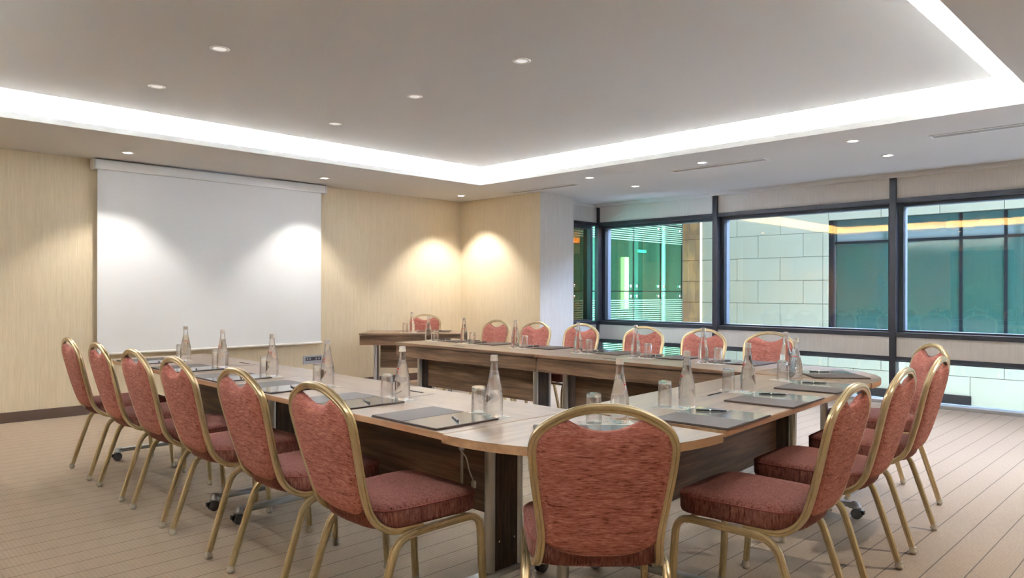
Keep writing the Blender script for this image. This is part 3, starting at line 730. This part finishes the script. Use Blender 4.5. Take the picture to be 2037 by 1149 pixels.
for x, t in ((2.67, 'nearest the viewer'), (3.37, 'middle one'), (4.085, 'last before the window corner')):
    rf = Vector((x, 1.10 + (x-3.85)*0.063, 0))
    c = rf + Vector((-math.sin(NA), math.cos(NA), 0))*0.27
    put_chair(c.x, c.y, 90 + 3.6, 'red banquet chair of the right row, %s' % t, 'chairs along the right table')
put_chair(4.86, 1.60, 131, 'red banquet chair turned to the window-end corner, its back in shadow', 'chairs at the table corners')
o6f = ['nearest the windows', 'second from the windows', 'third from the windows', 'fourth from the windows', 'fifth from the windows', 'nearest the beige corner']
FC = [2.66, 3.27, 3.88, 4.63, 5.27, 5.88]
for i, y in enumerate(FC):
    put_chair(5.30, y, 180 + rnd.uniform(-2, 2), 'red banquet chair of the far row facing the viewer, %s' % o6f[i], 'chairs along the far tables')
sc = Vector((0.7071, 0.7071, 0))*9.72 + Vector((0.7071, -0.7071, 0))*(-1.205)
put_chair(sc.x, sc.y, 225, 'red banquet chair behind the side table in the beige corner', 'chair at the side table')

# ------------------------------------------------------------------ bottle, tumbler, folder, pen, coaster
def make_bottle():
    r = thing('water_bottle', 'x', 'bottle')
    out = [(0, 0.003), (0.026, 0.0), (0.034, 0.002), (0.0365, 0.008), (0.037, 0.014), (0.037, 0.085), (0.0362, 0.098), (0.034, 0.110), (0.0305, 0.128), (0.0262, 0.148), (0.0222, 0.168), (0.0182, 0.190), (0.0150, 0.212), (0.0138, 0.226), (0.0138, 0.238)]
    bm = BM(); lathe(bm, out + [(0, 0.238)], 32)
    # air space in the neck above the water
    lathe(bm, [(0, 0.232), (0.0118, 0.232), (0.0118, 0.224), (0.0130, 0.210), (0.0160, 0.192), (0, 0.191)], 32)
    obj('glass_body', bm, M['bglass'], r, smooth=60)
    bm = BM(); lathe(bm, [(0.0142, 0.232), (0.0168, 0.233), (0.0168, 0.238), (0.0155, 0.240), (0.0155, 0.254), (0.0145, 0.257), (0, 0.2575)], 28); obj('cap', bm, M['capm'], r, smooth=50)
    # teardrop label on the far side, printed with red letters
    def rad(z):
        for (r0, z0), (r1, z1) in zip(out, out[1:]):
            if z0 <= z <= z1 and z1 > z0: return r0 + (r1-r0)*(z-z0)/(z1-z0)
        return 0.03
    def wrap(u, z, off):   # u arc length; label centred on +Y
        q = rad(z) + off; a = PI/2 + u/q; return (q*math.cos(a), q*math.sin(a), z)
    bm = BM(); rows_ = []
    for j in range(15):
        z = 0.104 + 0.068*j/14; hw_ = 0.0165*math.sqrt(max(0.02, math.sin(PI*(0.12+0.80*j/14)))) * (1 - 0.45*j/14)
        rows_.append([bm.verts.new(wrap(-hw_ + 2*hw_*i/6, z, 0.0004)) for i in range(7)])
    for a, b in zip(rows_, rows_[1:]):
        for i in range(6): bm.faces.new([a[i], a[i+1], b[i+1], b[i]])
    lb = obj('label', bm, M['cream'], r, smooth=True)
    for txt, z, size in (('LAURETANA', 0.1455, 0.0085), ('NATURALE', 0.1275, 0.0055)):
        cu = bpy.data.curves.new('t', 'FONT'); cu.body = txt; cu.size = size; cu.align_x = 'CENTER'; cu.align_y = 'CENTER'; cu.resolution_u = 2; cu.offset = 0.00055
        to = bpy.data.objects.new('t', cu); C.objects.link(to)
        me = bpy.data.meshes.new_from_object(to); bpy.data.objects.remove(to); bpy.data.curves.remove(cu)
        for v in me.vertices:
            p = wrap(v.co.x*1.25*-1, z + v.co.y, 0.0009); v.co = p     # reads correctly from outside
        me.name = 'lettering'; me.materials.clear(); me.materials.append(M['redink'])
        o = bpy.data.objects.new('lettering', me); link(o, lb)
    return r
def make_glass():
    r = thing('tumbler', 'x', 'glass')
    bm = BM()   # upside down: rim on the table, base up
    lathe(bm, [(0.0305, 0.0), (0.0315, 0.001), (0.0292, 0.112), (0.0272, 0.118), (0, 0.118), (0, 0.106), (0.0268, 0.105), (0.0290, 0.098), (0.0300, 0.0)], 32, closed=True)
    bmesh.ops.remove_doubles(bm, verts=bm.verts[:], dist=1e-6); bmesh.ops.recalc_face_normals(bm, faces=bm.faces[:])
    obj('glass_wall', bm, M['tglass'], r, smooth=40); return r
def make_folder():
    r = thing('folder', 'x', 'folder')
    obj('board', bbox(-0.21, 0.21, -0.165, 0.165, 0, 0.006, 0.0015), M['leather'], r)
    obj('cover_flap', bbox(-0.208, -0.004, -0.163, 0.163, 0.0055, 0.0085, 0.001), M['leather'], r)
    obj('glossy_sleeve', bbox(-0.003, 0.207, -0.162, 0.162, 0.0055, 0.0078, 0.0007), M['gloss'], r)
    return r
def make_pen():
    r = thing('pen', 'x', 'pen')
    def rod(prof, m, nm, rot=True):
        bm = BM(); lathe(bm, prof, 14); bmesh.ops.rotate(bm, verts=bm.verts, matrix=Matrix.Rotation(PI/2, 3, 'Y')); bmesh.ops.translate(bm, verts=bm.verts, vec=(0, 0, 0.0048)); return obj(nm, bm, m, r, smooth=40)
    rod([(0, -0.068), (0.0037, -0.067), (0.0043, -0.06), (0.0043, 0.046), (0.0026, 0.060), (0, 0.060)], M['pen'], 'barrel')
    rod([(0.0026, 0.059), (0.0008, 0.070), (0, 0.070)], M['chrome'], 'tip')
    rod([(0.0044, -0.012), (0.0047, -0.011), (0.0047, -0.006), (0.0044, -0.005)], M['chrome'], 'band')
    obj('clip', bbox(-0.062, -0.022, -0.0012, 0.0012, 0.0094, 0.0108, 0.0004), M['chrome'], r); return r
def make_coaster():
    r = thing('coaster', 'x', 'coaster')
    obj('card', bbox(-0.105, 0.105, -0.05, 0.05, 0, 0.0012, 0), M['paper_white'], r)
    for k in range(3): 
        bm = BM(); x = -0.012+0.009*k; 
        prism(bm, [(x-0.002, -0.034), (x+0.0005, -0.034), (x+0.0035, -0.018), (x+0.001, -0.018)], 0.0012, 0.0014); obj('print', bm, M['print'], r)
    return r
PR = {k: [f(), False] for k, f in dict(bottle=make_bottle, glass=make_glass, folder=make_folder, pen=make_pen, coaster=make_coaster).items()}
def put(kind, x, y, z, rz, label, group):
    e = PR[kind]; o = place(e[0], e[1], (x, y, z), rz, label, group); e[1] = True; return o
def setting(face, B, Gl, F, who, grp, lrot, pen=(0.10, 0.03, 62), frot=0.0):
    """face: direction the sitter looks (deg); B, Gl, F: bottle, tumbler and folder centres"""
    a = math.radians(face-90)
    mx, my = (B[0]+Gl[0])/2, (B[1]+Gl[1])/2; ca = math.atan2(Gl[1]-B[1], Gl[0]-B[0])
    put('coaster', mx, my, TH, ca, 'white paper coaster under the bottle %s' % who, 'paper coasters ' + grp)
    put('bottle', B[0], B[1], TH+0.0012, lrot, 'clear glass water bottle %s' % who, 'water bottles ' + grp)
    put('glass', Gl[0], Gl[1], TH+0.0012, 0, 'upturned clear tumbler %s' % who, 'upturned tumblers ' + grp)
    put('folder', F[0], F[1], TH, a + frot, 'brown leather folder %s' % who, 'leather folders ' + grp)
    R = Matrix.Rotation(a+frot, 3, 'Z'); p = R @ Vector((pen[0], pen[1], 0))
    put('pen', F[0]+p.x, F[1]+p.y, TH+0.0078, a + frot + math.radians(pen[2]), 'dark ballpoint pen on the folder %s' % who, 'pens ' + grp)
BY = [2.182, 2.82, 3.503, 4.141, 4.854, 5.50]
for i, y in enumerate(BY):
    fy = [2.33, 2.965, 3.665, 4.285, 4.95, 5.64][i]
    bx = 2.078
    setting(0, (bx, y), (bx+0.0, y+0.095 + (0.03 if i in (1,) else 0)), (1.880, fy), 'at the left row place %s' % o6[i], 'on the left tables', math.radians(-50 + rnd.uniform(-25, 25)),
            pen=(0.105, 0.02, 150 if i == 0 else 160), frot=math.radians(rnd.uniform(-1.5, 1.5)))
for (bx, by), (gx, gy), fx, t in (((2.845, 1.735), (2.815, 1.830), 2.705, 'nearest the viewer'), ((3.520, 1.785), (3.500, 1.885), 3.375, 'in the middle'), ((4.130, 1.800), (4.165, 1.895), 3.985, 'by the window-end corner')):
    fy = 1.530 + (fx-2.7)*0.063
    setting(93.6, (bx, by), (gx, gy), (fx, fy), 'at the right table place %s' % t, 'on the right table', math.radians(20+rnd.uniform(-30, 30)), pen=(0.115, 0.055, -62))
fw = Vector((-0.7071, 0.7071, 0))
setting(45, (2.345, 1.735), (2.262, 1.800), (2.070, 1.655), 'at the near corner place, seen over the chair back', 'at the table corners', math.radians(-45), pen=(0.065, -0.03, -15))
setting(131, (4.665, 2.10), (4.80, 2.10), (4.646, 1.805), 'at the window-end corner place', 'at the table corners', math.radians(-40), pen=(0.09, 0.03, -85))
BF = [(4.742, 2.755), (4.742, 3.355), (4.742, 3.945), (4.745, 4.70), (4.745, 5.42), (4.745, 6.00)]
for i, (x, y) in enumerate(BF):
    if i == 5: y = 5.985
    setting(180, (x, y), (x+0.012, y-0.112), (4.955, y-0.175 if i < 5 else 5.80), 'at the far row place %s' % o6f[i], 'on the far tables', math.radians(-90+rnd.uniform(-30, 30)), pen=(0.11, 0.05, 60), frot=math.radians(rnd.uniform(-2.5, 2.5)))
sb = Vector((0.7071, 0.7071, 0))*9.13 + Vector((0.7071, -0.7071, 0))*(-1.265)
sr = Vector((0.7071, -0.7071, 0)); sf = Vector((0.7071, 0.7071, 0))
fo = sf*9.33 + sr*(-1.0)
setting(225, (sb.x, sb.y), ((sb-sr*0.085).x, (sb-sr*0.085).y), (fo.x, fo.y), 'on the corner side table', 'on the side table', math.radians(-90), pen=(-0.05, 0.05, 40))
